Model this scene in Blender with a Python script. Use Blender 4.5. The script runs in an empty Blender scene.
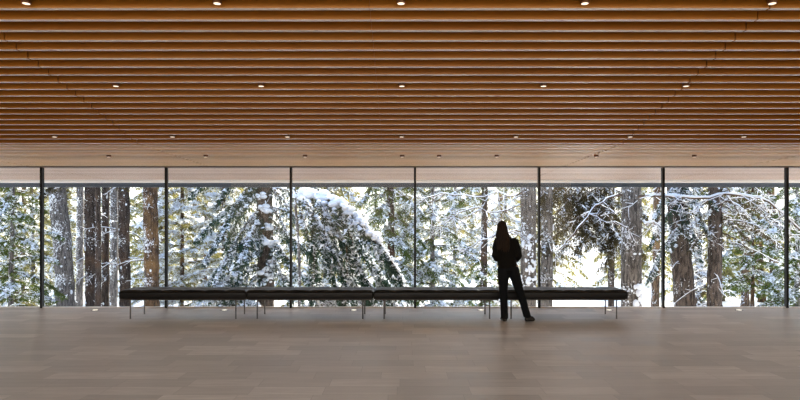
import bpy, math, random
import numpy as np
from mathutils import Vector

PI = math.pi
scene = bpy.context.scene
COL = scene.collection
F = 600.0; HY = 229.0; CX = 401.0; EYE = 1.55       # focal length in px, horizon, vanishing column, eye height

def W(px, py, d):
    """point of the place seen at (px, py) standing d metres in front of the camera"""
    return np.array([(px-CX)*d/F, d, EYE + (HY-py)*d/F])

# ------------------------------------------------------------------ helpers
class Geo:
    def __init__(s): s.v=[]; s.f=[]; s.n=0; s.tri=[]; s.smooth=False
    def add(s, verts, faces):
        verts=np.asarray(verts,float); s.v.append(verts)
        s.f += [tuple(i+s.n for i in f) for f in faces]; s.n+=len(verts)
    def tris(s, A, B, C):
        n=len(A)
        if n==0: return
        V=np.stack([A,B,C],1).reshape(-1,3); s.v.append(V)
        s.tri.append(np.arange(3*n).reshape(n,3)+s.n); s.n+=3*n
    def box(s, x0,x1,y0,y1,z0,z1):
        v=[(x,y,z) for x in (x0,x1) for y in (y0,y1) for z in (z0,z1)]
        s.add(v,[(0,1,3,2),(4,6,7,5),(0,4,5,1),(2,3,7,6),(0,2,6,4),(1,5,7,3)])
    def tube(s, P, R, k=6, cap=True, flat=1.0, jitter=0, rng=None):
        P=np.asarray(P,float); n=len(P); R=np.broadcast_to(R,(n,))
        T=np.gradient(P,axis=0); T/=np.linalg.norm(T,axis=1)[:,None]+1e-9
        up=np.array([0,0,1.]) if abs(T[0][2])<.8 else np.array([0,1.,0])
        A=np.cross(T,up); A/=np.linalg.norm(A,axis=1)[:,None]+1e-9
        B=np.cross(A,T)
        a=np.linspace(0,2*PI,k,endpoint=False)
        rr=np.ones((n,k))
        if jitter: rr+= (rng.random((n,k))-.5)*jitter
        V=P[:,None,:]+(A[:,None,:]*np.cos(a)[None,:,None]+B[:,None,:]*np.sin(a)[None,:,None]*flat)*(R[:,None]*rr)[:,:,None]
        fs=[]
        for i in range(n-1):
            for j in range(k):
                j2=(j+1)%k
                fs.append((i*k+j,i*k+j2,(i+1)*k+j2,(i+1)*k+j))
        if cap: fs.append(tuple(range(k))[::-1]); fs.append(tuple((n-1)*k+j for j in range(k)))
        s.add(V.reshape(-1,3),fs)
    def ball(s, c, r, u=10, w=7, rot=None):
        c=np.asarray(c,float); r=np.broadcast_to(np.asarray(r,float),(3,))
        vs=[(0,0,-1)]
        for i in range(1,w):
            t=-PI/2+PI*i/w
            for j in range(u):
                p=2*PI*j/u; vs.append((math.cos(t)*math.cos(p),math.cos(t)*math.sin(p),math.sin(t)))
        vs.append((0,0,1)); vs=np.array(vs)*r
        if rot is not None: vs=vs@np.array(rot).T
        fs=[]
        for j in range(u): fs.append((0,1+(j+1)%u,1+j))
        for i in range(w-2):
            for j in range(u):
                a=1+i*u+j; b=1+i*u+(j+1)%u
                fs.append((a,b,b+u,a+u))
        l=len(vs)-1
        for j in range(u): fs.append((l,1+(w-2)*u+j,1+(w-2)*u+(j+1)%u))
        s.add(vs+c,fs)
    def build(s, name, mat, parent=None, smooth=False, loc=None):
        me=bpy.data.meshes.new(name)
        V=np.concatenate(s.v) if s.v else np.zeros((0,3))
        if loc is not None: V=V-np.asarray(loc)
        loops=[]; starts=[]; tot=0
        parts=[]
        if s.f:
            ln=np.array([len(f) for f in s.f]); fl=np.fromiter((i for f in s.f for i in f),int)
            parts.append((fl,ln))
        for t in s.tri: parts.append((t.reshape(-1),np.full(len(t),3)))
        fl=np.concatenate([p[0] for p in parts]); ln=np.concatenate([p[1] for p in parts])
        st=np.concatenate([[0],np.cumsum(ln)[:-1]])
        me.vertices.add(len(V)); me.vertices.foreach_set('co',V.astype(np.float32).reshape(-1))
        me.loops.add(len(fl)); me.loops.foreach_set('vertex_index',fl.astype(np.int32))
        me.polygons.add(len(ln)); me.polygons.foreach_set('loop_start',st.astype(np.int32))
        me.polygons.foreach_set('loop_total',ln.astype(np.int32))
        me.polygons.foreach_set('use_smooth',np.full(len(ln),smooth))
        me.update(calc_edges=True); me.validate()
        me.materials.append(mat)
        o=bpy.data.objects.new(name,me); COL.objects.link(o)
        if parent is not None: o.parent=parent
        return o

def empty(name, loc=(0,0,0), rz=0):
    o=bpy.data.objects.new(name,None); COL.objects.link(o); o.location=loc; o.rotation_euler=(0,0,rz)
    o.empty_display_size=.2; return o
def tag(o, label=None, cat=None, group=None, kind=None):
    if label: o['label']=label
    if cat: o['category']=cat
    if group: o['group']=group
    if kind: o['kind']=kind
    return o
def copy_tree(o, parent=None):
    c=o.copy(); COL.objects.link(c)
    if parent is not None: c.parent=parent
    for ch in [x for x in bpy.data.objects if x.parent is o]: copy_tree(ch,c)
    return c

# ------------------------------------------------------------------ materials
class NT:
    def __init__(s,name):
        s.m=bpy.data.materials.new(name); s.m.use_nodes=True; s.t=s.m.node_tree; s.t.nodes.clear()
        s.out=s.t.nodes.new('ShaderNodeOutputMaterial')
    def n(s,typ,ins=None,**kw):
        nd=s.t.nodes.new(typ)
        for k,v in kw.items(): setattr(nd,k,v)
        for k,v in (ins or {}).items():
            if isinstance(v,bpy.types.NodeSocket): s.t.links.new(v,nd.inputs[k])
            else: nd.inputs[k].default_value=v
        return nd
    def math(s,op,a,b=0.0,c=None):
        i={0:a,1:b}
        if c is not None: i[2]=c
        return s.n('ShaderNodeMath',i,operation=op).outputs[0]
    def ramp(s,fac,stops,interp='LINEAR'):
        r=s.t.nodes.new('ShaderNodeValToRGB'); r.color_ramp.interpolation=interp
        e=r.color_ramp.elements
        while len(e)<len(stops): e.new(.5)
        for el,(p,c) in zip(e,stops): el.position=p; el.color=(*c,1) if len(c)==3 else c
        s.t.links.new(fac,r.inputs[0]); return r.outputs[0]
    def mix(s,fac,a,b,blend='MIX'):
        nd=s.t.nodes.new('ShaderNodeMix'); nd.data_type='RGBA'; nd.blend_type=blend
        for k,v in ((0,fac),(6,a),(7,b)):
            if isinstance(v,bpy.types.NodeSocket): s.t.links.new(v,nd.inputs[k])
            else: nd.inputs[k].default_value=v if k==0 else (*v,1)
        return nd.outputs[2]
    def end(s,sh): s.t.links.new(sh,s.out.inputs[0]); return s.m
def simple(name,col,rough=.6,metal=0,spec=.5):
    t=NT(name)
    noise=t.n('ShaderNodeTexNoise',{'Scale':14.0,'Detail':3.0})
    c=t.mix(noise.outputs[0],tuple(x*.85 for x in col),tuple(min(1,x*1.12) for x in col))
    b=t.n('ShaderNodeBsdfPrincipled',{'Base Color':c,'Roughness':rough,'Metallic':metal,'Specular IOR Level':spec})
    return t.end(b.outputs[0])

def wood_slats(name,c0,c1,c2,under,rough=.42,spec=.5):
    t=NT(name)
    g=t.n('ShaderNodeNewGeometry'); tc=t.n('ShaderNodeTexCoord')
    mp=t.n('ShaderNodeMapping',{'Vector':tc.outputs['Object'],'Scale':(1.2,14,22)})
    nz=t.n('ShaderNodeTexNoise',{'Vector':mp.outputs[0],'Scale':2.0,'Detail':5.0,'Roughness':.6})
    f=t.math('ADD',t.math('MULTIPLY',g.outputs['Random Per Island'],.65),t.math('MULTIPLY',nz.outputs[0],.5))
    c=t.ramp(f,[(.15,c0),(.55,c1),(.95,c2)])
    sz=t.n('ShaderNodeSeparateXYZ',{0:g.outputs['True Normal']})   # window and floor light painted into the underside as a paler colour
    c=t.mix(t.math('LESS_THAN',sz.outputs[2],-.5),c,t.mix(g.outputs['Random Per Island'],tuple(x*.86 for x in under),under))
    b=t.n('ShaderNodeBsdfPrincipled',{'Base Color':c,'Roughness':rough,'Specular IOR Level':spec})
    return t.end(b.outputs[0])
M={}
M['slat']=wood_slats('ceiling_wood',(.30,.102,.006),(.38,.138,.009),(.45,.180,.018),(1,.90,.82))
M['slat_lit']=wood_slats('window_lit_wood',(.30,.13,.03),(.58,.28,.07),(.85,.46,.16),(.98,.64,.34))  # ceiling wood lightened to carry the window light on the level stretch
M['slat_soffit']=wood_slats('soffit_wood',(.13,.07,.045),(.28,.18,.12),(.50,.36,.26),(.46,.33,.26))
M['backing']=simple('ceiling_backing',(.16,.06,.015),.7)
M['plaster']=simple('plaster',(.55,.47,.40),.8)
M['black']=simple('black_metal',(.010,.011,.012),.45,0,.3)
M['header']=simple('header_metal',(.12,.07,.045),.5)
M['fascia']=simple('pale_fascia',(.86,.88,.92),.6)
M['dark_fascia']=simple('dark_fascia',(.05,.07,.10),.6)
M['chrome']=simple('brushed_steel',(.16,.15,.14),.4,1.0)
M['bench_frame']=simple('bench_frame',(.03,.022,.016),.5)
M['jacket']=simple('jacket_cloth',(.007,.006,.0045),.9,0,.12)
M['trouser']=simple('trouser_cloth',(.008,.009,.010),.9,0,.1)
M['shoe']=simple('boot_leather',(.010,.009,.008),.5)
M['skin']=simple('skin',(.32,.19,.13),.55)
def hair_mat():
    t=NT('hair'); tc=t.n('ShaderNodeTexCoord')
    mp=t.n('ShaderNodeMapping',{'Vector':tc.outputs['Object'],'Scale':(60,60,5)})
    nz=t.n('ShaderNodeTexNoise',{'Vector':mp.outputs[0],'Scale':1.5,'Detail':4.0})
    c=t.ramp(nz.outputs[0],[(.3,(.008,.005,.003)),(.75,(.026,.015,.007))])
    bp=t.n('ShaderNodeBump',{'Height':nz.outputs[0],'Strength':.6,'Distance':.01})
    b=t.n('ShaderNodeBsdfPrincipled',{'Base Color':c,'Roughness':.7,'Specular IOR Level':.12,'Normal':bp.outputs[0]})
    return t.end(b.outputs[0])
M['hair']=hair_mat()
def leather():
    t=NT('black_leather'); tc=t.n('ShaderNodeTexCoord')
    nz=t.n('ShaderNodeTexNoise',{'Vector':tc.outputs['Object'],'Scale':7.0,'Detail':5.0})
    bp=t.n('ShaderNodeBump',{'Height':nz.outputs[0],'Strength':.5,'Distance':.02})
    b=t.n('ShaderNodeBsdfPrincipled',{'Base Color':(.004,.0037,.0035,1),'Roughness':.42,'Specular IOR Level':.30,'Normal':bp.outputs[0]})
    return t.end(b.outputs[0])
M['leather']=leather()
def glass():
    t=NT('window_glass')
    tr=t.n('ShaderNodeBsdfTransparent',{'Color':(.95,.97,.97,1)})
    gl=t.n('ShaderNodeBsdfGlossy',{'Color':(1,1,1,1),'Roughness':0.0})
    fr=t.n('ShaderNodeFresnel',{'IOR':1.45})
    f=t.math('MULTIPLY',fr.outputs[0],.6)
    mx=t.n('ShaderNodeMixShader',{0:f,1:tr.outputs[0],2:gl.outputs[0]})
    return t.end(mx.outputs[0])
M['glass']=glass()
def emis(name,col,s):
    t=NT(name); e=t.n('ShaderNodeEmission',{'Color':(*col,1),'Strength':s}); return t.end(e.outputs[0])
M['lamp']=emis('lamp_lens',(1,.84,.62),1.7)
M['lamp_floor']=emis('floor_lamp_lens',(1,.93,.80),2.2)

def floor_mat():
    t=NT('floor_tiles'); tc=t.n('ShaderNodeTexCoord')
    sx=t.n('ShaderNodeSeparateXYZ',{0:tc.outputs['Object']}); X,Y=sx.outputs[0],sx.outputs[1]
    RW,TL=.295,.70
    yr=t.math('DIVIDE',Y,RW); row=t.math('FLOOR',yr); fy=t.math('FRACT',yr)
    wn=t.n('ShaderNodeTexWhiteNoise',{'W':row},noise_dimensions='1D')
    xr=t.math('ADD',t.math('DIVIDE',X,TL),t.math('MULTIPLY',wn.outputs[0],7.3)); cl=t.math('FLOOR',xr); fx=t.math('FRACT',xr)
    cv=t.n('ShaderNodeCombineXYZ',{0:row,1:cl})
    w2=t.n('ShaderNodeTexWhiteNoise',{'Vector':cv.outputs[0]},noise_dimensions='2D')
    # grain streaks, offset per tile
    off=t.n('ShaderNodeVectorMath',{0:tc.outputs['Object'],1:w2.outputs[1]},operation='ADD')
    mp=t.n('ShaderNodeMapping',{'Vector':off.outputs[0],'Scale':(1.3,9,1)})
    nz=t.n('ShaderNodeTexNoise',{'Vector':mp.outputs[0],'Scale':1.6,'Detail':6.0,'Roughness':.6})
    big=t.n('ShaderNodeTexNoise',{'Vector':tc.outputs['Object'],'Scale':.35,'Detail':2.0})
    f=t.math('ADD',t.math('ADD',t.math('MULTIPLY',w2.outputs[0],.30),t.math('MULTIPLY',nz.outputs[0],.5)),t.math('MULTIPLY',big.outputs[0],.25))
    c=t.ramp(f,[(.24,(.31,.283,.262)),(.6,(.50,.462,.432)),(.86,(.72,.685,.65))])
    j=t.math('MAXIMUM',t.math('LESS_THAN',fy,.018),t.math('LESS_THAN',fx,.0045))
    c=t.mix(t.math('MULTIPLY',j,.55),c,(.06,.045,.035))
    rg=t.math('ADD',t.math('MULTIPLY',w2.outputs[0],.10),t.math('ADD',t.math('MULTIPLY',nz.outputs[0],.12),.30))
    b=t.n('ShaderNodeBsdfPrincipled',{'Base Color':c,'Roughness':rg,'Specular IOR Level':.5})
    return t.end(b.outputs[0])
M['floor']=floor_mat()

def bark(name,c0,c1,snow=.5,warm=None):
    t=NT(name); tc=t.n('ShaderNodeTexCoord'); g=t.n('ShaderNodeNewGeometry')
    mp=t.n('ShaderNodeMapping',{'Vector':tc.outputs['Object'],'Scale':(9,9,1.6)})
    nz=t.n('ShaderNodeTexNoise',{'Vector':mp.outputs[0],'Scale':2.0,'Detail':6.0,'Roughness':.7})
    c=t.ramp(nz.outputs[0],[(.42,c0),(.58,c1)])
    if warm:
        n3=t.n('ShaderNodeTexNoise',{'Vector':tc.outputs['Object'],'Scale':1.1,'Detail':3.0})
        c=t.mix(t.ramp(n3.outputs[0],[(.52,(0,0,0)),(.66,(1,1,1))]),c,warm)
    n2=t.n('ShaderNodeTexNoise',{'Vector':tc.outputs['Object'],'Scale':15.0,'Detail':6.0,'Roughness':.8})
    n4=t.n('ShaderNodeTexNoise',{'Vector':tc.outputs['Object'],'Scale':.9,'Detail':2.0})
    nx=t.n('ShaderNodeSeparateXYZ',{0:g.outputs['Normal']})
    sm=t.math('ADD',t.math('ADD',n2.outputs[0],t.math('MULTIPLY',nx.outputs[0],-.05)),t.math('MULTIPLY',t.math('SUBTRACT',n4.outputs[0],.5),.7))
    th=.70-.24*snow
    sf=t.ramp(sm,[(th,(0,0,0)),(th+.03,(1,1,1))])
    c=t.mix(sf,c,(.82,.86,.92))
    bp=t.n('ShaderNodeBump',{'Height':nz.outputs[0],'Strength':.8,'Distance':.04})
    b=t.n('ShaderNodeBsdfPrincipled',{'Base Color':c,'Roughness':.9,'Specular IOR Level':.1,'Normal':bp.outputs[0]})
    return t.end(b.outputs[0])
M['bark_grey']=bark('grey_bark',(.05,.048,.048),(.18,.165,.16),.50)
M['bark_dark']=bark('dark_bark',(.018,.014,.012),(.075,.06,.052),.30,(.085,.052,.034))
M['bark_brown']=bark('brown_bark',(.022,.018,.015),(.11,.085,.070),.12)
M['bark_orange']=bark('orange_bark',(.025,.017,.012),(.12,.075,.045),.38,(.20,.115,.05))
M['bark_blue']=bark('snow_patched_bark',(.04,.036,.033),(.17,.15,.132),.28)
M['twig']=simple('twig_wood',(.09,.062,.045),.9,0,.1)
def leaf(name,cols,trans=.45,tcol=(.55,.60,.12)):
    t=NT(name); g=t.n('ShaderNodeNewGeometry'); tc=t.n('ShaderNodeTexCoord')
    nz=t.n('ShaderNodeTexNoise',{'Vector':tc.outputs['Object'],'Scale':1.3,'Detail':2.0})
    f=t.math('ADD',t.math('MULTIPLY',g.outputs['Random Per Island'],.6),t.math('MULTIPLY',t.math('SUBTRACT',nz.outputs[0],.3),1.0))
    c=t.ramp(f,[(i/(len(cols)-1)*.9+.05,k) for i,k in enumerate(cols)])
    d=t.n('ShaderNodeBsdfDiffuse',{'Color':c})
    tl=t.n('ShaderNodeBsdfTranslucent',{'Color':t.mix(.5,c,tcol,'MIX')})
    mx=t.n('ShaderNodeMixShader',{0:trans,1:d.outputs[0],2:tl.outputs[0]})
    return t.end(mx.outputs[0])
M['needle_blue']=leaf('blue_green_needles',[(.012,.028,.024),(.028,.055,.045),(.06,.10,.07)],.2,(.10,.17,.07))
M['needle_green']=leaf('green_needles',[(.018,.034,.012),(.04,.07,.022),(.10,.135,.04)],.35,(.28,.34,.07))
M['needle_yellow']=leaf('sunlit_needles',[(.04,.048,.018),(.15,.145,.05),(.42,.37,.16)],.5,(.55,.50,.20))  # sunshine and bright distant haze put into the needle colour
M['needle_lichen']=leaf('lichen_needles',[(.018,.018,.013),(.045,.04,.026),(.12,.10,.05)],.3,(.26,.21,.08))
def snow_mat():
    t=NT('snow'); tc=t.n('ShaderNodeTexCoord')
    nz=t.n('ShaderNodeTexNoise',{'Vector':tc.outputs['Object'],'Scale':9.0,'Detail':4.0})
    bp=t.n('ShaderNodeBump',{'Height':nz.outputs[0],'Strength':.35,'Distance':.03})
    d=t.n('ShaderNodeBsdfDiffuse',{'Color':(.80,.84,.90,1),'Normal':bp.outputs[0]})
    tl=t.n('ShaderNodeBsdfTranslucent',{'Color':(.86,.89,.95,1)})
    mx=t.n('ShaderNodeMixShader',{0:.25,1:d.outputs[0],2:tl.outputs[0]})
    return t.end(mx.outputs[0])
M['snow']=snow_mat()

# ------------------------------------------------------------------ room
GY=11.8                     # glass line
XR=12.2; YB=-7.0
PITCH=.178; D0=5.18; KINK=19
def hc(d):                  # underside of the slats above the floor
    if d>=8.57: return EYE+1.22
    return EYE+1.22+(8.57-d)*.2
def struct(o): o['kind']='structure'; return o

g=Geo(); g.box(-XR,XR,YB,GY+.12,-.3,0); struct(g.build('floor',M['floor']))
for nm,(a,b) in {'wall_left':(-XR-.2,-XR),'wall_right':(XR,XR+.2)}.items():
    g=Geo(); g.box(a,b,YB,GY+.12,-.3,5.6); struct(g.build(nm,M['plaster']))
g=Geo(); g.box(-XR-.2,XR+.2,YB-.2,YB,-.3,5.6); struct(g.build('wall_back',M['plaster']))

ceil=struct(empty('ceiling',(0,GY,hc(9))))
def cbuild(g,name,mat):
    return g.build(name,mat,ceil,loc=(0,GY,hc(9)))
g=Geo()
dd=[YB]+[8.57,GY+3.1]
for a,b in zip(dd[:-1],dd[1:]):
    za,zb=hc(a)+.17,hc(b)+.17
    v=[(-XR-.2,a,za),(XR+.2,a,za),(XR+.2,b,zb),(-XR-.2,b,zb)]
    v+= [(x,y,z+.15) for x,y,z in v]
    g.add(v,[(0,1,2,3),(7,6,5,4),(0,4,5,1),(1,5,6,2),(2,6,7,3),(3,7,4,0)])
cbuild(g,'ceiling_backing',M['backing'])
JX=[-XR,-10.68,-7.22,-3.76,-.27,3.17,6.64,10.12,XR]
for a,b in zip(JX[:-1],JX[1:]):
    g=Geo(); gp=Geo(); gs=Geo()
    a+= .0 if a==-.27 else .006; b-= .0 if b==-.27 else .006
    k=-int((D0-YB)/PITCH)
    while True:
        d=D0+k*PITCH; k+=1
        if d>GY+3.0: break
        h=hc(d)
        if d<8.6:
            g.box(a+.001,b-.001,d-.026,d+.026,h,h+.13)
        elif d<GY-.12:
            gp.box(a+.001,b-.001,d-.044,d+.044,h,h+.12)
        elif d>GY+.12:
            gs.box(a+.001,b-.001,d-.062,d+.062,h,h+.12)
    cbuild(g,'slat_panel',M['slat']); cbuild(gp,'flat_slat_panel',M['slat_lit']); cbuild(gs,'soffit_slat_panel',M['slat_soffit'])
# header track at the glass, roof edge beyond
g=Geo(); g.box(-XR,XR,GY-.08,GY+.08,EYE+1.205,EYE+1.34); struct(g.build('trim_1',M['header']))
g=Geo(); g.box(-XR-.2,XR+.2,GY+3.08,GY+3.16,EYE+1.15,EYE+1.6); struct(g.build('trim_2',M['fascia']))
g=Geo(); g.box(-XR-.2,XR+.2,GY+3.16,GY+3.24,EYE+1.045,EYE+1.5); struct(g.build('trim_3',M['dark_fascia']))
g=Geo(); g.box(-XR,XR,GY-.02,GY+.05,0,.02); struct(g.build('trim_4',M['fascia']))

MX=[(x-CX)*GY/F for x in (-207,-82.5,42,166.5,291,415,539,663,786.5,911,1035)]
for i,x in enumerate(MX):
    g=Geo(); g.box(x-.021,x+.021,GY-.04,GY+.04,0,EYE+1.21)
    o=g.build('window_mullion',M['black'])
    struct(o)
edges=[-XR]+MX+[XR]
for i,(a,b) in enumerate(zip(edges[:-1],edges[1:])):
    if b-a<.3: continue
    g=Geo(); g.add([(a+.021,GY,.02),(b-.021,GY,.02),(b-.021,GY,EYE+1.21),(a+.021,GY,EYE+1.21)],[(0,1,2,3)])
    struct(g.build('window_%d'%(i+1),M['glass']))

# ------------------------------------------------------------------ downlights
def disc(g,r,z,k=20,cx=0,cy=0):
    v=[(cx+r*math.cos(2*PI*i/k),cy+r*math.sin(2*PI*i/k),z) for i in range(k)]
    g.add(v,[tuple(range(k))[::-1]])
def ring(g,r0,r1,z0,z1,k=20):
    v=[];f=[]
    for r,z in ((r0,z1),(r0,z0),(r1,z0),(r1,z1)):
        v+=[(r*math.cos(2*PI*i/k),r*math.sin(2*PI*i/k),z) for i in range(k)]
    for q in range(4):
        for i in range(k):
            a=q*k+i; b=q*k+(i+1)%k; q2=(q+1)%4
            f.append((a,b,q2*k+(i+1)%k,q2*k+i))
    g.add(v,f)
def make_downlight():
    r=empty('ceiling_downlight')
    g=Geo(); ring(g,.030,.036,.0,.05); g.build('housing',M['backing'],r,smooth=False)
    g=Geo(); disc(g,.030,-.004); g.build('lens',M['lamp'],r)
    return r
proto=make_downlight(); first=True
rows=[(5.09,[(-3.18),-1.56,0,1.56,3.15],'nearest the camera, between steep slats'),
      (6.71,[-3.18,-1.56,.01,1.59,3.18],'second row from the camera'),
      (8.32,[-4.79,-3.16,-1.57,.01,1.59,3.17,4.74],'last row before the slats turn level'),
      (9.88,[-4.82,-3.22,-1.58,.02,.63,1.58,3.22,4.84],'row in the pale level slats near the glass')]
ords={5:['leftmost','second from the left','middle','second from the right','rightmost'],
      7:['leftmost','second from the left','third from the left','middle','third from the right','second from the right','rightmost'],
      8:['leftmost','second from the left','third from the left','fourth from the left','fourth from the right','third from the right','second from the right','rightmost']}
rname=['nearest row of the ceiling','second row of the ceiling','row where the slats turn level','pale level slats by the glass']
for ri,(d,xs,_) in enumerate(rows):
    for xi,x in enumerate(xs):
        o=proto if first else copy_tree(proto); first=False
        # centre of the gap between two slats nearest to d
        k=round((d-D0)/PITCH-.5)+.5; y=D0+k*PITCH
        o.location=(x,y,hc(y)+(.0 if ri<3 else -.03)); 
        tag(o,'small round downlight, %s in the %s'%(ords[len(xs)][xi],rname[ri]),'downlight','downlights set between the ceiling slats')
        L=bpy.data.lights.new('downlight_glow','SPOT'); L.energy=[1.1,.8,.7,.4][ri]; L.color=(1,.62,.28); L.spot_size=2.6; L.spot_blend=1; L.shadow_soft_size=.03
        lo=bpy.data.objects.new('downlight_glow',L); COL.objects.link(lo); lo.parent=o; lo.location=(0,.02,-.012)

# floor lights
def make_fl():
    r=empty('floor_uplight')
    g=Geo(); ring(g,.055,.075,0,.006); g.build('bezel',M['chrome'],r)
    g=Geo(); v=[(.056*math.cos(2*PI*i/20),.056*math.sin(2*PI*i/20),.004) for i in range(20)]; g.add(v,[tuple(range(20))]); g.build('lens',M['lamp_floor'],r)
    return r
proto=make_fl()
fpos=[(-5.84,'left of the benches, in front of the leaning grey trunk'),(-3.37,'behind the leftmost bench'),(-.90,'behind the second bench from the left'),
      (1.53,'behind the person'),(3.97,'just beyond the right end of the last bench'),(6.45,'at the far right below the dark trunks')]
for i,(x,l) in enumerate(fpos):
    o=proto if i==0 else copy_tree(proto); o.location=(x,11.45,.0)
    tag(o,'small round floor light %s'%l,'floor light','round lights set in the floor along the glass')

# ------------------------------------------------------------------ benches
def make_bench():
    r=empty('leather_bench'); L,D=2.17,.62; z0,z1=.345,.508
    nx,ny=96,28; g=Geo(); v=[];f=[]
    def top(x,y):
        u=(x+L/2)/L*6; w=(y+D/2)/D*2
        s=(abs(math.sin(PI*u))**.35)*(abs(math.sin(PI*w))**.35)
        e=min(1,min(x+L/2,L/2-x)/.03,min(y+D/2,D/2-y)/.03); e=max(0,e)
        return z1-.022+.018*s+ .012*(math.sqrt(1-(1-e)**2)-1)*1.6
    idx={}
    for i in range(nx+1):
        for j in range(ny+1):
            x=-L/2+L*i/nx; y=-D/2+D*j/ny; idx[i,j]=len(v); v.append((x,y,top(x,y)))
    for i in range(nx):
        for j in range(ny): f.append((idx[i,j],idx[i+1,j],idx[i+1,j+1],idx[i,j+1]))
    per=[(i,0) for i in range(nx)]+[(nx,j) for j in range(ny)]+[(nx-i,ny) for i in range(nx)]+[(0,ny-j) for j in range(ny)]
    prev=[idx[p] for p in per]
    for zz,out in ((.92,.006),(.65,.008),(.35,.008),(.06,.006),(0,.0)):
        cur=[]
        for (i,j) in per:
            x=-L/2+L*i/nx; y=-D/2+D*j/ny
            ox=out*(1 if i==nx else -1 if i==0 else 0); oy=out*(1 if j==ny else -1 if j==0 else 0)
            cur.append(len(v)); v.append((x+ox,y+oy,z0+(z1-.03-z0)*zz))
        n=len(per)
        for k in range(n): f.append((prev[k],cur[k],cur[(k+1)%n],prev[(k+1)%n]))
        prev=cur
    f.append(tuple(prev)[::-1] if False else tuple(prev))
    g.add(v,f); g.build('cushion',M['leather'],r,smooth=True)
    g=Geo(); 
    g.box(-L/2+.02,L/2-.02,-D/2+.015,-D/2+.05,.320,.347); g.box(-L/2+.02,L/2-.02,D/2-.05,D/2-.015,.320,.347)
    g.box(-L/2+.02,-L/2+.06,-D/2+.05,D/2-.05,.320,.347); g.box(L/2-.06,L/2-.02,-D/2+.05,D/2-.05,.320,.347)
    for q in range(5):
        x=-.8+q*.4; g.box(x-.03,x+.03,-D/2+.05,D/2-.05,.328,.343)
    g.build('frame',M['bench_frame'],r)
    for x in (-.91,.91):
        for y in (-.285,.285):
            g=Geo(); g.tube([(x,y,.0),(x,y,.012),(x,y,.325)],[.016,.0125,.0125],8); g.build('leg',M['chrome'],r)
    return r
proto=make_bench()
bl=['leftmost black leather bench, its left end in front of the dark trunks','second black leather bench from the left, in front of the big snowy bough',
    'third black leather bench from the left, with the person at its right end','rightmost black leather bench, to the right of the person']
for i in range(4):
    o=proto if i==0 else copy_tree(proto); o.location=(-3.76+2.19*i,10.64,0)
    tag(o,bl[i],'bench','black benches set end to end along the glass')

# ------------------------------------------------------------------ person
def blob(parts,name,mat,parent,vox=.012,smooth=4):
    g=Geo()
    for P in parts:
        kind=P[0]
        if kind=='s': g.ball(P[1],P[2],14,10)
        else:   # chain: points, radii (each scalar or 3-tuple)
            pts=[np.array(p,float) for p in P[1]]; rs=[np.broadcast_to(np.array(r,float),(3,)) for r in P[2]]
            for a,b,ra,rb in zip(pts[:-1],pts[1:],rs[:-1],rs[1:]):
                n=max(2,int(np.linalg.norm(b-a)/(min(ra.min(),rb.min())*.3)))
                for i in range(n+1):
                    t=i/n; g.ball(a+(b-a)*t,ra+(rb-ra)*t,14,10)
    o=g.build(name,mat,parent)
    md=o.modifiers.new('r','REMESH'); md.mode='VOXEL'; md.voxel_size=vox
    ms=o.modifiers.new('s','SMOOTH'); ms.iterations=smooth; ms.factor=.6
    dg=bpy.context.evaluated_depsgraph_get(); dg.update()
    me=bpy.data.meshes.new_from_object(o.evaluated_get(dg)); 
    old=o.data; o.modifiers.clear(); o.data=me; bpy.data.meshes.remove(old); me.name=name
    for p in me.polygons: p.use_smooth=True
    return o
pr=empty('person',(1.80,10.08,0))
tag(pr,'standing person seen from behind, long hair, dark jacket and trousers, hands in front','person')
H=(-.105,.01,1.575)
body=[('s',H,(.073,.090,.108)),('s',(H[0],.045,1.535),(.055,.06,.07)),               # skull, jaw
      ('s',(H[0],.108,1.56),(.012,.020,.020)),('s',(H[0],.093,1.52),(.026,.014,.010)), # nose, lips
      ('s',(H[0]-.076,.01,1.56),(.010,.02,.032)),('s',(H[0]+.076,.01,1.56),(.010,.02,.032)),
      ('c',[(-.085,-.005,1.48),(-.055,-.01,1.40)],[.05,.058]),
      ('c',[(-.04,0,1.36),(-.03,0,1.2),(-.02,0,1.05),(0,0,.93)],[(.155,.085,.07),(.135,.09,.1),(.12,.085,.09),(.155,.10,.09)]),
      ('c',[(-.170,0,1.355),(-.224,-.03,1.11)],[.044,.038]),('c',[(-.224,-.03,1.11),(-.12,.14,1.03)],[.036,.028]),
      ('c',[(.100,0,1.345),(.168,-.03,1.10)],[.044,.038]),('c',[(.168,-.03,1.10),(.09,.14,1.02)],[.036,.028]),
      ('c',[(-.08,0,.90),(-.078,.01,.50),(-.06,-.01,.09)],[.085,.055,.036]),
      ('c',[(.09,0,.90),(.20,.02,.50),(.315,-.005,.09)],[.085,.055,.036])]
for sx,hx in ((-1,-.12),(1,.09)):                                                     # hands clasped in front
    wrist=np.array([hx,.14,1.025]); inn=-sx
    palm=wrist+np.array([inn*.045,.02,-.01]); body.append(('c',[wrist,palm],[(.026,.018,.026),(.036,.014,.040)]))
    for k in range(4):
        b0=palm+np.array([inn*.03,.006,.028-.019*k]); l=[.062,.072,.066,.05][k]
        b1=b0+np.array([inn*l*.5,.010,-.004]); b2=b1+np.array([inn*l*.35,-.016,-.006])
        body.append(('c',[b0,b1,b2],[.0085,.0078,.0068]))
    t0=palm+np.array([0,-.004,.036]); body.append(('c',[t0,t0+np.array([inn*.030,.010,.022]),t0+np.array([inn*.052,.014,.016])],[.011,.010,.008]))
blob(body,'body',M['skin'],pr,.0075,2)
em=simple('eye_white',(.6,.58,.55),.3)
for s in (-1,1):
    g=Geo(); g.ball((H[0]+s*.031,.088,1.582),.012,10,8); g.build('eye',em,pr,smooth=True)
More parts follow.
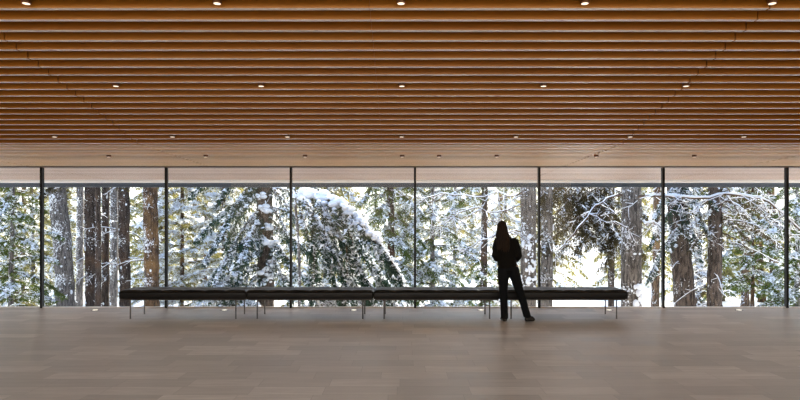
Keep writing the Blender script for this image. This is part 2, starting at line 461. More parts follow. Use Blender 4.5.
jacket=[('c',[(-.060,-.01,1.425),(-.050,-.01,1.35),(-.035,-.012,1.2),(-.022,-.01,1.05),(-.010,-.005,.90),(-.006,-.003,.86)],
            [(.085,.075,.05),(.165,.110,.06),(.160,.115,.1),(.158,.11,.09),(.168,.120,.06),(.166,.118,.05)]),
        ('c',[(-.180,-.01,1.355),(-.215,-.03,1.24),(-.228,-.035,1.11),(-.19,.03,1.05),(-.15,.105,1.035)],[.060,.058,.054,.050,.042]),
        ('c',[(.105,-.01,1.345),(.148,-.03,1.24),(.172,-.035,1.10),(.15,.03,1.04),(.115,.105,1.03)],[.062,.062,.056,.050,.042])]
blob(jacket,'jacket',M['jacket'],pr,.010,4)
trous=[('c',[(0,0,.97),(0,-.005,.88)],[(.145,.105,.05),(.172,.125,.07)]),
       ('c',[(-.078,-.005,.86),(-.080,.008,.50),(-.072,-.012,.30),(-.062,-.015,.065)],[(.105,.11,.09),(.072,.075,.06),(.064,.066,.05),(.064,.076,.03)]),
       ('c',[(.085,-.005,.86),(.195,.015,.50),(.258,.0,.30),(.318,-.012,.085)],[(.102,.11,.09),(.074,.075,.06),(.066,.066,.05),(.066,.074,.03)])]
blob(trous,'trousers',M['trouser'],pr,.010,3)
for nm,a,b in (('L',(-.060,-.03,.0),(-.075,.18,.0)),('R',(.310,-.015,.0),(.445,.03,.0))):
    a=np.array(a);b=np.array(b)+(.015 if nm=='R' else 0,0,0); u=(b-a)/np.linalg.norm(b-a)
    sh=[('c',[a+(0,0,.045),a+u*.09+(0,0,.045),b-u*.045+(0,0,.032)],[(.040,.040,.045),(.040,.040,.045),(.042,.042,.030)]),
        ('c',[a+u*.03+(0,0,.05),a+u*.02+(0,0,.12)],[(.042,.045,.045),(.042,.045,.04)])]
    o=blob(sh,'boot',M['shoe'],pr,.008,2)
    o.data.transform(__import__('mathutils').Matrix.Identity(4))
    mz=min(v.co.z for v in o.data.vertices)
    for v in o.data.vertices: v.co.z=max(0,v.co.z-mz-.002)
rng=np.random.default_rng(5)
hair=[('s',(H[0],-.005,1.585),(.086,.100,.108)),('c',[(H[0],-.03,1.56),(H[0]-.005,-.065,1.45),(H[0]+.0,-.10,1.34),(H[0]+.01,-.105,1.25)],[(.092,.075,.09),(.114,.060,.08),(.118,.045,.07),(.095,.030,.05)])]
for i in range(14):
    x=H[0]-.10+.2*i/13; l=rng.uniform(.0,.06)
    hair.append(('c',[(x,-.07,1.45),(x*1.0+.0,-.112,1.33),(x+rng.uniform(-.01,.01),-.125,1.21-l)],[.022,.017,.006]))
hh=blob(hair,'hair',M['hair'],pr,.009,2)
# keep the face free of hair
for v in hh.data.vertices:
    if v.co.y>.055 and v.co.z<1.63: v.co.y=.055

# ------------------------------------------------------------------ forest
UP=np.array([0,0,1.])
def nrm(a): return a/(np.linalg.norm(a,axis=-1,keepdims=True)+1e-9)
def shards(G,P,U,length,width,rng):
    """thin triangles standing on P, pointing along U"""
    n=len(P)
    if n==0: return
    L=np.broadcast_to(length,(n,)); Wd=np.broadcast_to(width,(n,))
    S=nrm(np.cross(U,rng.normal(size=(n,3))))
    G.tris(P-S*Wd[:,None]/2,P+S*Wd[:,None]/2,P+U*L[:,None])
def flakes(G,P,size,rng,tilt=.5):
    n=len(P)
    if n==0: return
    a=rng.random(n)*2*PI; A=np.stack([np.cos(a),np.sin(a),rng.normal(size=n)*tilt],1); 
    B=np.stack([-np.sin(a),np.cos(a),rng.normal(size=n)*tilt],1)
    s=(size*(.5+rng.random(n)))[:,None]
    Z=np.zeros((n,3)); Z[:,2]=s[:,0]*.15
    G.tris(P-A*s*.6-B*s*.4,P+A*s*.6-B*s*.3,P+B*s*.7+Z)
    G.tris(P-A*s*.6-B*s*.4-Z*2,P+B*s*.7+Z,P-A*s*.5+B*s*.3-Z)
def bough(wood,green,snow,path,rng,tl=.5,hang=.5,step=.07,shl=.09,shw=.028,ps=.35,snowsize=.06,thick=0,r0=.025,tstep=.05,taper=.7,fwd=.6,full=0):
    path=np.asarray(path,float); n0=len(path)
    # resample
    seg=np.linalg.norm(np.diff(path,axis=0),axis=1); cum=np.concatenate([[0],np.cumsum(seg)]); L=cum[-1]
    n=max(4,int(L/step)); tt=np.linspace(0,L,n)
    P=np.stack([np.interp(tt,cum,path[:,k]) for k in range(3)],1)
    T=nrm(np.gradient(P,axis=0)); t=tt/L
    idx=np.linspace(0,n-1,min(n,7)).astype(int)
    wood.tube(P[idx],r0*(1-.8*t[idx]),4,False)
    side=nrm(np.cross(T,UP))
    PP=[];UU=[]
    for s in (-1,1):
        tlen=tl*np.sqrt(np.minimum(1,t*4+.15))*(1-t**2*taper)*(.55+.7*rng.random(n))
        D=nrm(side*s*(.5+.4*rng.random(n))[:,None]+T*fwd+UP*(-hang*(.4+.9*rng.random(n)))[:,None]+rng.normal(size=(n,3))*.12)
        m=max(2,int(tl/tstep))
        u=np.linspace(.05,1,m)
        Q=P[:,None,:]+D[:,None,:]*(tlen[:,None]*u[None,:])[:,:,None]
        Q[:,:,2]-= (hang*.35)*(tlen[:,None]*u[None,:]**2)
        keep=(u[None,:]*tlen[:,None] <= tlen[:,None])
        Q=Q.reshape(-1,3)+rng.normal(size=(n*m,3))*.012; DD=np.repeat(D,m,0)
        PP.append(Q);UU.append(DD)
        # twig wood as slim triangles
        ii=np.arange(0,n,2); S=np.tile(UP*.008,(len(ii),1))
        wood.tris(P[ii]-S,P[ii]+S,P[ii]+D[ii]*tlen[ii][:,None])
    Q=np.concatenate(PP);U=np.concatenate(UU); k=len(Q)
    for rep in range(2):
        U2=nrm(U+rng.normal(size=(k,3))*.55-UP*hang*.3)
        shards(green,Q,U2,shl*(.6+.8*rng.random(k)),shw*(.7+.6*rng.random(k)),rng)
    # snow in clumps
    ph=rng.random(3)*10; cl=(np.sin(Q[:,0]*9+ph[0])+np.sin(Q[:,1]*6+ph[1])+np.sin(Q[:,2]*11+Q[:,0]*4+ph[2]))/3
    mask=rng.random(k)<np.clip(ps*(1+2.2*cl),0,1)
    flakes(snow,Q[mask]+UP*.02,snowsize*1.25,rng)
    if thick>0:
        m=max(5,int(L/(thick*.6+.03))); t2=np.linspace(.03,.97,m)
        C=np.stack([np.interp(t2*L,cum,path[:,k]) for k in range(3)],1)
        R=thick*(.35+.75*rng.random(m))*(np.sqrt(np.clip(1.1-t2,0,1)) if not full else np.clip(1.12-t2,0,1)**.9)
        w_=np.sin(t2*L*5+rng.random()*6)+np.sin(t2*L*11+rng.random()*6)
        for i in range(m):
            if w_[i]<-.5 and not full: continue
            for q in range(7 if full else 3):
                r=R[i]*(.5+.5*rng.random()); o=rng.normal(size=3)*R[i]*[.7,.5,.35]
                snow.ball(C[i]+o+UP*(r*.3+r0*.5-abs(o[0])*.4),(r,r*.85,r*.6),8,5)
def arc(o,az,L,rise,droop,n=10,bend=0):
    t=np.linspace(0,1,n); d=np.array([math.cos(az),math.sin(az),0]); q=np.array([-d[1],d[0],0])
    return np.asarray(o)+d*(L*t)[:,None]+q*(bend*L*t**2)[:,None]+UP*((rise*t-droop*t*t)*L)[:,None]
def trunk_geo(G,path,r0,r1,rng,k=20,lump=.10):
    path=np.asarray(path,float); n=len(path); t=np.linspace(0,1,n)
    m=max(n,40); tt=np.linspace(0,1,m)
    P=np.stack([np.interp(tt,t,path[:,q]) for q in range(3)],1)
    P[:,:2]+= np.cumsum(rng.normal(size=(m,2))*.006,axis=0)
    R=(r0+(r1-r0)*tt)*(1+(rng.random(m)-.5)*lump); R[:3]*=[1.35,1.18,1.07]
    G.tube(P,R,k,True,1.0,lump,rng)
    return P,R
def snow_blobs(G,P,rng,size):
    for p in P:
        s=size*(.6+.8*rng.random()); G.ball(p,(s,s*.8,s*.6),8,5)

GZ=-2.5
def ground_h(x,y): return GZ+.12*math.sin(x*.35+1)+.10*math.sin(y*.28+x*.11)+.0
# ground
g=Geo(); nx,ny=70,60; v=[];f=[]
for j in range(ny+1):
    for i in range(nx+1):
        x=-75+150*i/nx; y=12.1+118*(j/ny)**1.3; v.append((x,y,ground_h(x,y)+(max(0,y-80)*.05)))
for j in range(ny):
    for i in range(nx): a=j*(nx+1)+i; f.append((a,a+1,a+nx+2,a+nx+1))
g.add(v,f); struct(g.build('ground',M['snow'],smooth=True))
g=Geo(); g.box(-XR-.2,XR+.2,YB-.2,GY+.3,GZ-.3,-.3); struct(g.build('wall_foundation',M['plaster']))

def tree(label,path,r0,r1,barkm,seed,boughs=(),leafm='needle_green',name='snowy_spruce',cat='tree',extra=None,snowpat=0,twigs=0,twl=1.0):
    """path: trunk points; boughs: list of dict(path=..., **bough args)"""
    rng=np.random.default_rng(seed)
    base=np.asarray(path[0],float)
    r=empty(name,tuple(base)); tag(r,label,cat)
    tg=Geo(); P,R=trunk_geo(tg,path,r0,r1,rng)
    wood,green,snow=Geo(),Geo(),Geo()
    # knots and stubs on the trunk
    for i in range(10):
        q=rng.integers(3,len(P)-6); a=rng.random()*2*PI; c=P[q]+np.array([math.cos(a),math.sin(a),0])*R[q]*.97
        tg.ball(c,(R[q]*.2,R[q]*.2,R[q]*.22),8,6)
    tg.build('trunk',M[barkm],r,smooth=True,loc=base)
    for b in boughs:
        b=dict(b); bough(wood,green,snow,b.pop('path'),rng,**b)
    for i in range(twigs):   # bare dead twigs
        q=rng.integers(4,len(P)-2); a=rng.random()*2*PI; L=twl*(.4+rng.random())
        pa=arc(P[q]+np.array([math.cos(a),math.sin(a),0])*R[q]*.8,a,L,.25*rng.normal(),.35,7,rng.normal()*.25)
        wood.tube(pa,np.linspace(.014,.004,7),4,False)
        snow.tube(pa[1:]+UP*.018,np.linspace(.018,.006,6),4,False)
        for z in range(int(L/.12)):
            p=pa[rng.integers(2,7)]; d=nrm(rng.normal(size=3)+np.array([math.cos(a),math.sin(a),-.4])*.8); l=.2+.3*rng.random()
            wood.tube([p,p+d*l*.6,p+d*l-UP*.05],[.006,.004,.002],3,False); snow.tube([p+UP*.01,p+d*l*.6+UP*.012],[.011,.005],3,False)
    if snowpat:
        c=[]
        for i in range(snowpat):
            q=rng.integers(3,len(P)-1); a=-PI/2+rng.normal()*.9; c.append(P[q]+np.array([math.cos(a),math.sin(a),0])*R[q]*.98)
        for p in c:
            s=.05+.07*rng.random(); snow.ball(p,(s*.8,s*.6,s*1.3),8,6)
    if extra: extra(wood,green,snow,P,R,rng)
    if wood.n: wood.build('branches',M['twig'],r,loc=base)['kind']='stuff'
    if green.n: green.build('needles',M[leafm],r,loc=base)['kind']='stuff'
    if snow.n: snow.build('snow_load',M['snow'],r,smooth=True,loc=base)['kind']='stuff'
    return r
def vpath(px0,px1,d,top=7.5,n=9,bow=0,py0=187,py1=308):
    """trunk through px0 at the window head and px1 at the sill, carried down to the ground and up past the eaves"""
    a=W(px0,py0,d); b=W(px1,py1,d); z0=ground_h(b[0],d)-.15; out=[]
    for i in range(n):
        z=z0+(top-z0)*i/(n-1); t=(z-b[2])/(a[2]-b[2]); x=b[0]+(a[0]-b[0])*t+bow*math.sin(PI*np.clip(t,0,1))
        out.append((x,d,z))
    return out
def conifer_boughs(px,d,z0,z1,n,Lb,Lt,rng,rise=.1,droop=.5,**kw):
    x=(px-CX)*d/F; out=[]
    for i in range(n):
        f=(i+.5)/n; z=z0+(z1-z0)*f; L=(Lb+(Lt-Lb)*f)*(.75+.5*rng.random()); a=i*2.399+rng.random()*.7
        out.append(dict(path=arc((x,d,z),a,L,rise+.15*rng.normal(),droop*(.7+.6*rng.random()),9,rng.normal()*.12),**kw))
    return out
R=np.random.default_rng

# --- left bay
rng=R(11)
tree('dense yellow-green young conifer dusted with snow at the far left',vpath(14,10,19,6),.09,.03,'bark_grey',11,
     conifer_boughs(11,19,-2.3,5.5,58,1.9,.6,rng,rise=.15,droop=.45,tl=.45,hang=.35,ps=.26,snowsize=.055),'needle_green')
rng=R(12)
tree('thin grey trunk rising out of the green conifer at the far left',vpath(14,13,24,8),.12,.09,'bark_grey',12,
     conifer_boughs(13,24,-1.5,6,22,1.6,1.0,rng,tl=.45,hang=.5,ps=.4,shl=.1,shw=.035),'needle_yellow',twigs=8)
rng=R(13)
tree('slender yellow-green conifer behind the leftmost window post',vpath(30,32,22,6.5),.08,.03,'bark_grey',13,
     conifer_boughs(32,22,-2.3,5.5,46,1.5,.6,rng,rise=.15,droop=.5,tl=.4,hang=.4,ps=.34,snowsize=.06),'needle_yellow')
# --- trunks of the second bay
def patch(side):
    def ex(wood,green,snow,P,R_,rng):
        for i in range(22):
            q=rng.integers(3,len(P)-8); a=-PI/2+side*.7+rng.normal()*.55; c=P[q]+np.array([math.cos(a),math.sin(a),0])*R_[q]*1.0
            s=.012+.035*rng.random()**2; snow.ball(c,(s*(.7+rng.random()),s*.5,s*(.8+1.6*rng.random())),6,4)
    return ex
def plaster_snow(py0,py1,n,side=0,size=.05):
    def ex(wood,green,snow,P,R_,rng):
        z0=EYE+(HY-py1)*P[0][1]/F; z1=EYE+(HY-py0)*P[0][1]/F
        for i in range(n):
            z=z0+(z1-z0)*rng.random(); q=int(np.argmin(abs(P[:,2]-z))); a=-PI/2+side+rng.normal()*.45
            c=np.array([P[q][0],P[q][1],z])+np.array([math.cos(a),math.sin(a),0])*R_[q]*1.0
            k=size*(.3+rng.random()); snow.ball(c,(k,k*.45,k*(.6+rng.random())),7,5)
    return ex
tree('thick leaning grey trunk flecked with snow, left of the dark trunks',vpath(56,66,21,9,bow=.04),.30,.26,'bark_grey',21,name='leaning_tree',extra=patch(1),twigs=6,twl=.5)
tree('slim pale grey trunk just right of the leaning trunk',vpath(80,79.5,26,10),.15,.13,'bark_grey',22,name='slim_tree',twigs=14,twl=.8)
tree('dark rough trunk with orange bark patches, first of the dark cluster',vpath(91,92,22,10),.235,.21,'bark_dark',23,name='rough_tree',twigs=18,twl=.6,extra=patch(-.6))
tree('narrow dark trunk in the middle of the dark cluster',vpath(106,105,24,10),.15,.13,'bark_dark',24,name='narrow_tree',twigs=16,twl=.7,extra=patch(.5))
tree('snow-streaked grey trunk beside the narrow dark one',vpath(114,113,26,10),.17,.14,'bark_grey',25,name='streaked_tree',twigs=12,twl=.7,extra=patch(.2))
tree('straight dark trunk at the right edge of the dark cluster',vpath(124,125,22,10),.20,.18,'bark_dark',26,name='straight_tree',twigs=22,twl=.9,extra=patch(.8))
tree('brown and orange trunk standing alone left of the second window post',vpath(151,152,21,10),.25,.22,'bark_orange',27,name='orange_tree',twigs=20,twl=.8,extra=patch(-.8))
rng=R(28)
tree('hanging dark bough tree overhead among the dark trunks',vpath(97,98,20,9),.10,.08,'bark_dark',28,
     [dict(path=arc(W(97,172,20)+(0,0,.3*i),a,1.6,.2,.7,8),tl=.5,hang=.9,ps=.2,shl=.1) for i,a in enumerate((-2.6,-.6,-1.6,-2.1,.2))],'needle_lichen')
# --- the big spruce behind the second bench (trunk at x 265)
d=20.0; rng=R(31); X=(265-CX)*d/F
B=[]
def to(p0,p1,sag=.25,n=10):
    p0=np.asarray(p0);p1=np.asarray(p1);t=np.linspace(0,1,n)[:,None]
    return p0+(p1-p0)*t+UP*(sag*4*(t*(1-t)))
for (py0,px1,py1,d1,th) in [(176,205,262,19,.05),(192,196,240,20.5,.04),(205,214,285,18.5,.05),(225,200,296,19.5,.04),(245,222,305,18.5,.05),(180,232,215,18.5,.04),
                          (186,226,250,21.5,.03),(215,235,275,18,.06),(262,210,318,19,.05),(270,238,320,18.5,.05),(165,215,205,20,.04),(150,190,196,20,.04),(240,240,262,18.6,.10)]:
    B.append(dict(path=to(W(265,py0,d),W(px1,py1,d1),.35),tl=.55,hang=.7,ps=.17,thick=th,snowsize=.07,shl=.10,shw=.03))
for (py0,px1,py1,d1,th) in [(188,330,205,20,.04),(206,322,232,19.5,.035),(222,318,262,19.5,.035),(240,312,286,19,.03),(256,305,305,19,.04),(176,320,190,21,.04),(182,298,222,19.3,.04),(198,294,248,19.2,.04),(230,296,276,19.3,.03),(214,300,256,20.6,.04),(246,292,300,19,.03)]:
    B.append(dict(path=to(W(265,py0,d),W(px1,py1,d1),.15),tl=.42,hang=1.1,ps=.22,thick=th+.01,snowsize=.055,step=.08,r0=.03,shl=.10))
for i in range(26):
    z=2.5+i*.25; B.append(dict(path=arc((X,d,EYE+z),i*2.4,2.6-.05*i,.1,.5),tl=.5,hang=.6,ps=.3,step=.12))
def snowclumps(wood,green,snow,P,R_,rng):
    for px,py,s in [(258,196,.22),(264,209,.24),(268,226,.22),(266,243,.30),(261,246,.2),(268,268,.26),(270,276,.2),(264,284,.2),(254,230,.16),(272,262,.16)]:
        c=W(px,py,d-.30)
        for q in range(9):
            o=rng.normal(size=3)*s*np.array([.55,.4,.30]); r=s*(.30+.3*rng.random()); snow.ball(c+o,(r,r*.8,r*.62),9,6)
tree('large brown-barked spruce with clumps of snow against its trunk and drooping boughs',vpath(264,265,d,11),.28,.24,'bark_brown',31,B,'needle_blue',name='large_spruce',extra=snowclumps,twigs=10)
# --- spruce with the thick snow-covered arching bough
rng=R(41); B=[]
ridge=[W(298,197,17.5),W(310,193,17.2),W(326,197,17),W(344,207,16.6),W(358,219,16.4),W(374,236,16.2),W(389,257,16.1),W(400,275,16.0),W(410,293,16)]
B.append(dict(path=ridge,tl=.75,hang=1.0,ps=.18,thick=.24,full=1,step=.05,snowsize=.08,shl=.11,shw=.032,r0=.05,taper=.5))
for k,(a,b,c,th,tl_) in enumerate([((303,198),(330,235),(352,300),.07,.5),((318,200),(345,240),(376,296),.08,.55),((330,203),(358,240),(392,290),.06,.5),
        ((300,210),(318,262),(326,312),.05,.45),((310,205),(330,262),(345,316),.07,.5),((340,210),(362,262),(372,312),.08,.5),((322,215),(350,270),(360,320),.05,.5),
        ((350,222),(380,270),(396,314),.05,.45),((345,240),(352,280),(340,318),.05,.45),((312,222),(318,275),(308,316),.05,.40)]):
    dz=16.4+.25*(k%4)
    p=np.array([W(*a,dz),W(*b,dz-.1),W(*c,dz-.2)]); t=np.linspace(0,1,9)[:,None]
    q=(1-t)**2*p[0]+2*t*(1-t)*p[1]+t*t*p[2]
    B.append(dict(path=q,tl=tl_,hang=.8,ps=.22,thick=th,snowsize=.075,shl=.10,shw=.032,step=.06))
for k in range(9):
    y=[300,306,312,298,310,304,316,296,308][k]; x=[318,332,350,362,378,392,340,372,400][k]
    B.append(dict(path=to(W(x-14,y-26,17),W(x,y+8,16.6),.2),tl=.5,hang=.7,ps=.3,thick=.05,snowsize=.07,shl=.10))
tree('bent spruce whose arching bough carries a thick ridge of snow, behind the second bench',
     [tuple(W(300,470,18.2)*[1,1,0]+[0,0,GZ-.1]),tuple(W(300,260,18.2)),tuple(W(296,206,17.6)),tuple(W(292,150,17.6)),tuple(W(290,60,17.8))],.05,.03,'bark_grey',41,B,'needle_blue',name='bent_spruce')
# small snow covered bough mass at the foot of the large spruce
rng=R(42)
tree('low snow-laden spruce seen through the glass below the first two benches',vpath(228,228,19,0.3,py0=300),.07,.02,'bark_brown',42,
     conifer_boughs(228,19,-2.4,.1,30,1.6,.5,rng,tl=.45,hang=.4,ps=.5,thick=.04,snowsize=.08),'needle_blue')
# --- right of the big bough
rng=R(43)
tree('tall dark green conifer overhead between the arching bough and the middle post',vpath(392,392,23,9),.14,.1,'bark_dark',43,
     conifer_boughs(385,23,-1.5,7,44,2.0,1.2,rng,rise=.05,droop=.6,tl=.5,hang=.8,ps=.30,snowsize=.06),'needle_green')
rng=R(44)
tree('snow-dusted conifer just right of the middle window post',vpath(432,432,24,8),.10,.06,'bark_grey',44,
     conifer_boughs(432,24,-2.2,7,56,2.1,1.0,rng,rise=.1,droop=.5,tl=.45,hang=.6,ps=.32,snowsize=.07),'needle_green')
rng=R(45)
def stick(pts,r=.03,sn=.03,kids=0,kl=.6,seed=0):
    def ex(wood,green,snow,P,R_,rng):
        p=np.array([W(*q) for q in pts]); t=np.linspace(0,1,len(p)); m=22; tt=np.linspace(0,1,m)
        c=np.stack([np.interp(tt,t,p[:,k]) for k in range(3)],1)
        c[1:-1]+=rng.normal(size=(m-2,3))*.07
        for _ in range(1): c[1:-1]=(c[:-2]+c[1:-1]*2+c[2:])/4
        wood.tube(c,r*(1-.6*tt),6,True,1,.15,rng)
        C2=c+UP*(r*.75); snow.tube(C2[1:-1],sn*(1-.5*tt[1:-1])*(.7+.6*rng.random(m-2)),6,True,.8,.3,rng)
        for k in range(kids):
            q=c[rng.integers(2,m)]; L=kl*(.4+.9*rng.random()); dv=nrm(rng.normal(size=3)*[1,.6,.4]+[0,0,-.45])
            e=np.array([q,q+dv*L*.5,q+dv*L-UP*L*.25]); wood.tube(e,[.011,.008,.003],4,False); snow.tube(e[:2]+UP*.012,[.016,.012],4,False)
            for z in range(4):
                s=e[1]+(e[2]-e[1])*rng.random(); d2=nrm(dv+rng.normal(size=3)*.7); l=.15+.25*rng.random()
                wood.tube([s,s+d2*l],[.006,.003],3,False); snow.tube([s+UP*.008,s+d2*l*.9+UP*.008],[.011,.006],3,False)
    return ex
def combo(*fs):
    def ex(*a):
        for f in fs: f(*a)
    return ex
tree('thin dark green-barked tree directly behind the person',vpath(486,484,20,7),.12,.09,'bark_dark',45,
     conifer_boughs(484,20,-2.2,.6,26,.8,.5,rng,tl=.3,hang=.8,ps=.25)+
     [dict(path=arc(W(486,y_,20),a,1.5,.15,.5),tl=.45,hang=.6,ps=.35) for y_,a in ((170,2.8),(178,.3),(186,3.4),(196,-2.6),(160,-1))],'needle_green',twigs=8)
rng=R(46)
tree('trunk with blue-white snow patches left of the fifth window post',vpath(528.5,529,18,10),.235,.22,'bark_blue',46,name='patched_tree',
     extra=combo(patch(.1),plaster_snow(236,292,60,.1,.055),stick([(521,232,17.6),(500,233,17.2),(478,243,17),(455,252,17),(440,266,17)],.022,.02,10,.5),
                 stick([(523,204,17.6),(500,212,17.2),(470,210,17),(446,217,17)],.02,.02,14,.6),stick([(523,192,17.6),(480,196,17.2),(440,192,17),(410,200,17)],.02,.03,16,.6)),twigs=6,twl=.5)
rng=R(47)
tree('speckled grey-brown trunk immediately right of the fifth window post',vpath(547,547,19.5,10),.195,.18,'bark_blue',47,name='speckled_tree',twigs=10,twl=.5,extra=patch(.3))
# --- lichen-hung branches
rng=R(48); B=[]
for i in range(40):
    x=556+62*rng.random(); y=176+ 58*rng.random(); s=rng.choice([-1,1])
    B.append(dict(path=to(W(x,y,19.5+rng.random()),W(x+s*(18+14*rng.random()),y+14+16*rng.random(),19+rng.random()),.12),tl=.42,hang=2.6,ps=.13,shl=.12,shw=.022,step=.06,thick=.012,fwd=.2))
for i in range(9):
    x=600+16*rng.random(); y=235+35*rng.random()
    B.append(dict(path=to(W(616,y-22,20),W(x-4,y,19.6),.1),tl=.35,hang=2.2,ps=.15,shl=.12,shw=.022))
tree('tall tree hung with dark drooping lichen, left of the thick straight trunk',vpath(612,611,21,10),.11,.09,'bark_dark',48,B,'needle_lichen',name='lichen_tree',twigs=10)
tree('thick straight grey-brown trunk with knots, right of the last bench',vpath(630,630.5,17,10),.285,.265,'bark_blue',49,name='thick_tree',
     extra=combo(patch(.9),plaster_snow(284,312,45,.4,.07),stick([(622,195,16.9),(602,202,16.7),(588,216,16.5),(572,236,16.4),(556,258,16.3)],.035,.028,10,.45),
                 stick([(638,197,16.8),(662,195,16.3),(690,198,16),(716,197,15.8),(738,192,15.7),(760,202,15.6),(782,214,15.5),(803,232,15.4),(822,244,15.4)],.04,.055,34,.8),
                 stick([(640,222,16.8),(652,224,16.6),(664,227,16.5)],.025,.04,5,.3),
                 stick([(622,226,16.8),(612,222,16.6),(600,205,16.4),(596,188,16.4)],.02,.012,5,.3)),twigs=8,twl=.4)
# --- right bays
rng=R(51); 
tree('wide dark brown trunk spreading toward its base, right of the sixth window post',vpath(679,686,19,10,bow=-.05),.33,.26,'bark_brown',51,
     [dict(path=to(W(680,y0,18.6),W(x1,y1,18.2),.15),tl=.4,hang=.9,ps=.26,thick=.03,snowsize=.06) for y0,x1,y1 in
      ((180,700,212),(190,708,232),(205,700,250),(182,655,215),(200,650,245),(225,648,280),(176,716,205),(215,702,262))],'needle_blue',name='wide_tree',twigs=22,twl=1.0)
rng=R(52)
B=[dict(path=to(W(714,y0,18.5),W(x1,y1,17.8),.15),tl=.34,hang=.6,ps=.36,thick=.025,snowsize=.05,step=.09) for y0,x1,y1 in
      ((200,745,214),(205,760,228),(215,748,240),(222,770,238),(200,690,215),(210,684,235),(225,690,250),(190,770,212),(196,782,226),(232,752,252),(186,742,203),(214,782,246))]
tree('straight dark brown trunk with fans of snowy twigs, second right of the sixth post',vpath(714.5,714.5,18.5,10),.21,.19,'bark_brown',52,B,'needle_lichen',name='brown_tree',twigs=46,twl=1.1)
rng=R(53)
tree('yellow-green young conifer between the dark brown trunk and the last window post',vpath(752,752,23,5.0),.08,.03,'bark_orange',53,
     conifer_boughs(752,23,-.9,4.6,48,1.7,.7,rng,rise=.15,droop=.45,tl=.42,hang=.4,ps=.22),'needle_green')
rng=R(54)
tree('bushy green conifer at the far right edge behind the last window post',vpath(797,797,21,6),.09,.03,'bark_grey',54,
     conifer_boughs(797,21,-2.3,5.6,54,1.8,.7,rng,rise=.1,droop=.5,tl=.45,hang=.5,ps=.35,thick=.02),'needle_green')
rng=R(55)
tree('small snowy conifer at the foot of the dark brown trunks on the right',vpath(698,698,21,1.0,py0=290),.06,.02,'bark_grey',55,
     conifer_boughs(698,21,-2.3,.9,26,1.1,.3,rng,tl=.35,hang=.4,ps=.5,snowsize=.07),'needle_lichen')
# --- lacy frosted trees in the third bay
for sd,px,d_,lab in ((61,182,24,'frosted pale conifer just right of the second window post'),(62,206,27,'frosted pale conifer left of the drooping spruce boughs'),
                     (63,222,23,'snow-white feathery conifer partly behind the drooping spruce boughs')):
    rng=R(sd)
    tree(lab,vpath(px,px,d_,7),.09,.05,'bark_orange',sd,conifer_boughs(px,d_,-2.2,6.5,50,1.9,.9,rng,rise=.25,droop=.4,tl=.45,hang=.3,ps=.8,snowsize=.065),'needle_yellow',name='frosted_conifer',twigs=14)
for sd,px,d_,lab in ((64,455,28,'frosted bright conifer left of the person, in front of the gap'),(66,505,27,'frosted conifer between the person and the patched trunk')):
    rng=R(sd)
    tree(lab,vpath(px,px,d_,6),.08,.04,'bark_grey',sd,conifer_boughs(px,d_,-2.2,5.6,44,1.9,.8,rng,rise=.2,droop=.45,tl=.45,hang=.4,ps=.42,snowsize=.07),'needle_yellow',name='frosted_conifer')

# --- far forest: four kinds, copied
def far_tree(seed,leafm,ps,h=11,nb=64):
    rng=R(seed); r=empty('distant_conifer'); tg=Geo(); trunk_geo(tg,[(0,0,-.2),(0,0,h*.5),(0,0,h)],.16,.03,rng,8)
    tg.build('trunk',M['bark_dark'],r,smooth=True)
    wood,green,snow=Geo(),Geo(),Geo()
    for i in range(nb):
        f=(i+.5)/nb; z=.5+(h-.8)*f; L=(2.5*(1-f)+.5)*(.7+.5*rng.random())
        bough(wood,green,snow,arc((0,0,z),i*2.399,L,.12+.12*rng.normal(),.5,7,rng.normal()*.1),rng,tl=.6,hang=.5,step=.17,tstep=.12,shl=.20,shw=.075,ps=ps,snowsize=.13)
    
    for g_,n_,m_ in ((wood,'branches','twig'),(green,'needles',leafm),(snow,'snow_load','snow')): g_.build(n_,M[m_],r)['kind']='stuff'
    return r
kinds=[(far_tree(71,'needle_yellow',.22),'distant sunlit yellow-green conifer seen between the nearer trees'),
       (far_tree(72,'needle_green',.28),'distant green conifer dusted with snow seen between the nearer trees'),
       (far_tree(73,'needle_yellow',.55),'distant pale conifer covered in snow seen between the nearer trees'),
       (far_tree(74,'needle_yellow',.45),'distant frosted conifer with sunlit tips seen between the nearer trees')]
for k in range(4): tag(kinds[k][0],kinds[k][1],'tree','conifers far back in the forest')
used=[False]*4; rr=random.Random(9); spots=[]
for (d_,n) in ((34,9),(44,11),(56,13)):
    for i in range(n):
        px=-60+920*(i+.5+rr.uniform(-.35,.35))/n
        if (d_<40 and 556<px<606) or (d_<50 and 436<px<500): continue
        spots.append((px,d_+rr.uniform(-3,3)))
for px,d_ in spots:
    k=rr.choices([0,1,2,3],[3,2,3,3])[0]
    if 690<px: k=rr.choice([0,1,1,0])
    if used[k]: o=copy_tree(kinds[k][0])
    else: o=kinds[k][0]; used[k]=True
    x=(px-CX)*d_/F; s=rr.uniform(.8,1.25)
    o.location=(x,d_,ground_h(x,d_)-.05); o.rotation_euler=(0,0,rr.uniform(0,6.28)); o.scale=(s,s,s)
# bare slim far trunks
tp=Geo(); rng=R(80); trunk_geo(tp,[(0,0,-.2),(.05,0,5),(0,0,11)],.17,.12,rng,10); 
tr0=tp.build('bare_pine',M['bark_orange'],smooth=True); first=True
for px,d_ in ((168,36),(196,34),(745,30),(762,33),(775,31),(790,35),(655,30),(700,34),(500,33),(22,31),(350,34)):
    o=tr0 if first else tr0.copy()
    if not first: COL.objects.link(o)
    first=False; x=(px-CX)*d_/F; s=rr.uniform(.8,1.3); o.location=(x,d_,ground_h(x,d_)-.1); o.rotation_euler=(rr.uniform(-.03,.03),rr.uniform(-.04,.04),rr.uniform(0,6)); o.scale=(s,s,1.1)
    tag(o,'slim bare brown trunk far back between the nearer trees','tree','slim bare trunks far back in the forest')

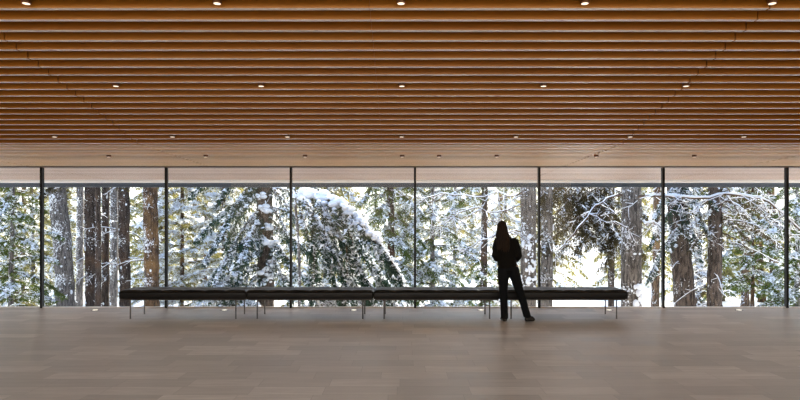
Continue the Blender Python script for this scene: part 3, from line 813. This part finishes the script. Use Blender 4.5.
# ------------------------------------------------------------------ light
w=bpy.data.worlds.new('World'); scene.world=w; w.use_nodes=True; nt=w.node_tree; nt.nodes.clear()
out=nt.nodes.new('ShaderNodeOutputWorld'); bg=nt.nodes.new('ShaderNodeBackground'); tc=nt.nodes.new('ShaderNodeTexCoord')
sp=nt.nodes.new('ShaderNodeSeparateXYZ'); rp=nt.nodes.new('ShaderNodeValToRGB')
nt.links.new(tc.outputs['Generated'],sp.inputs[0]); nt.links.new(sp.outputs[2],rp.inputs[0]); nt.links.new(rp.outputs[0],bg.inputs[0]); nt.links.new(bg.outputs[0],out.inputs[0])
e=rp.color_ramp.elements; e[0].position=0; e[0].color=(1,.97,.90,1); e[1].position=1; e[1].color=(.40,.60,1,1)
q=e.new(.22); q.color=(.95,.97,1,1); q=e.new(.5); q.color=(.52,.70,1,1)
bg.inputs[1].default_value=2.9
S=bpy.data.lights.new('sun','SUN'); S.energy=20; S.color=(1,.87,.66); S.angle=.01
so=bpy.data.objects.new('sun',S); COL.objects.link(so); so.rotation_euler=Vector((.35,.75,.80)).to_track_quat('Z','Y').to_euler()
def area(name,loc,aim,sx,sy,en,col):
    L=bpy.data.lights.new(name,'AREA'); L.shape='RECTANGLE'; L.size=sx; L.size_y=sy; L.energy=en; L.color=col
    o=bpy.data.objects.new(name,L); COL.objects.link(o); o.location=loc
    o.rotation_euler=(Vector(loc)-Vector(aim)).to_track_quat('Z','Y').to_euler(); return o
area('fill_ceiling',(0,-4.5,2.6),(0,6,4.0),16,3.2,290,(1,.78,.52))  # added soft fill behind the camera, brightens the slat faces
area('fill_floor',(0,-2.0,4.6),(0,4,0),16,2,760,(1,.985,.97))  # added unseen fill, brightens the floor and through it the slat undersides

cam=bpy.data.cameras.new('camera'); co=bpy.data.objects.new('camera',cam); COL.objects.link(co)
co.location=(0,0,EYE); co.rotation_euler=(PI/2,0,0); cam.sensor_width=36; cam.lens=27; cam.shift_y=29/800; cam.shift_x=-.00125; cam.clip_end=500
scene.camera=co
scene.view_settings.view_transform='Standard'; scene.view_settings.look='None'; scene.view_settings.exposure=0
scene.cycles.use_denoising=True; scene.cycles.max_bounces=8; scene.cycles.transparent_max_bounces=12
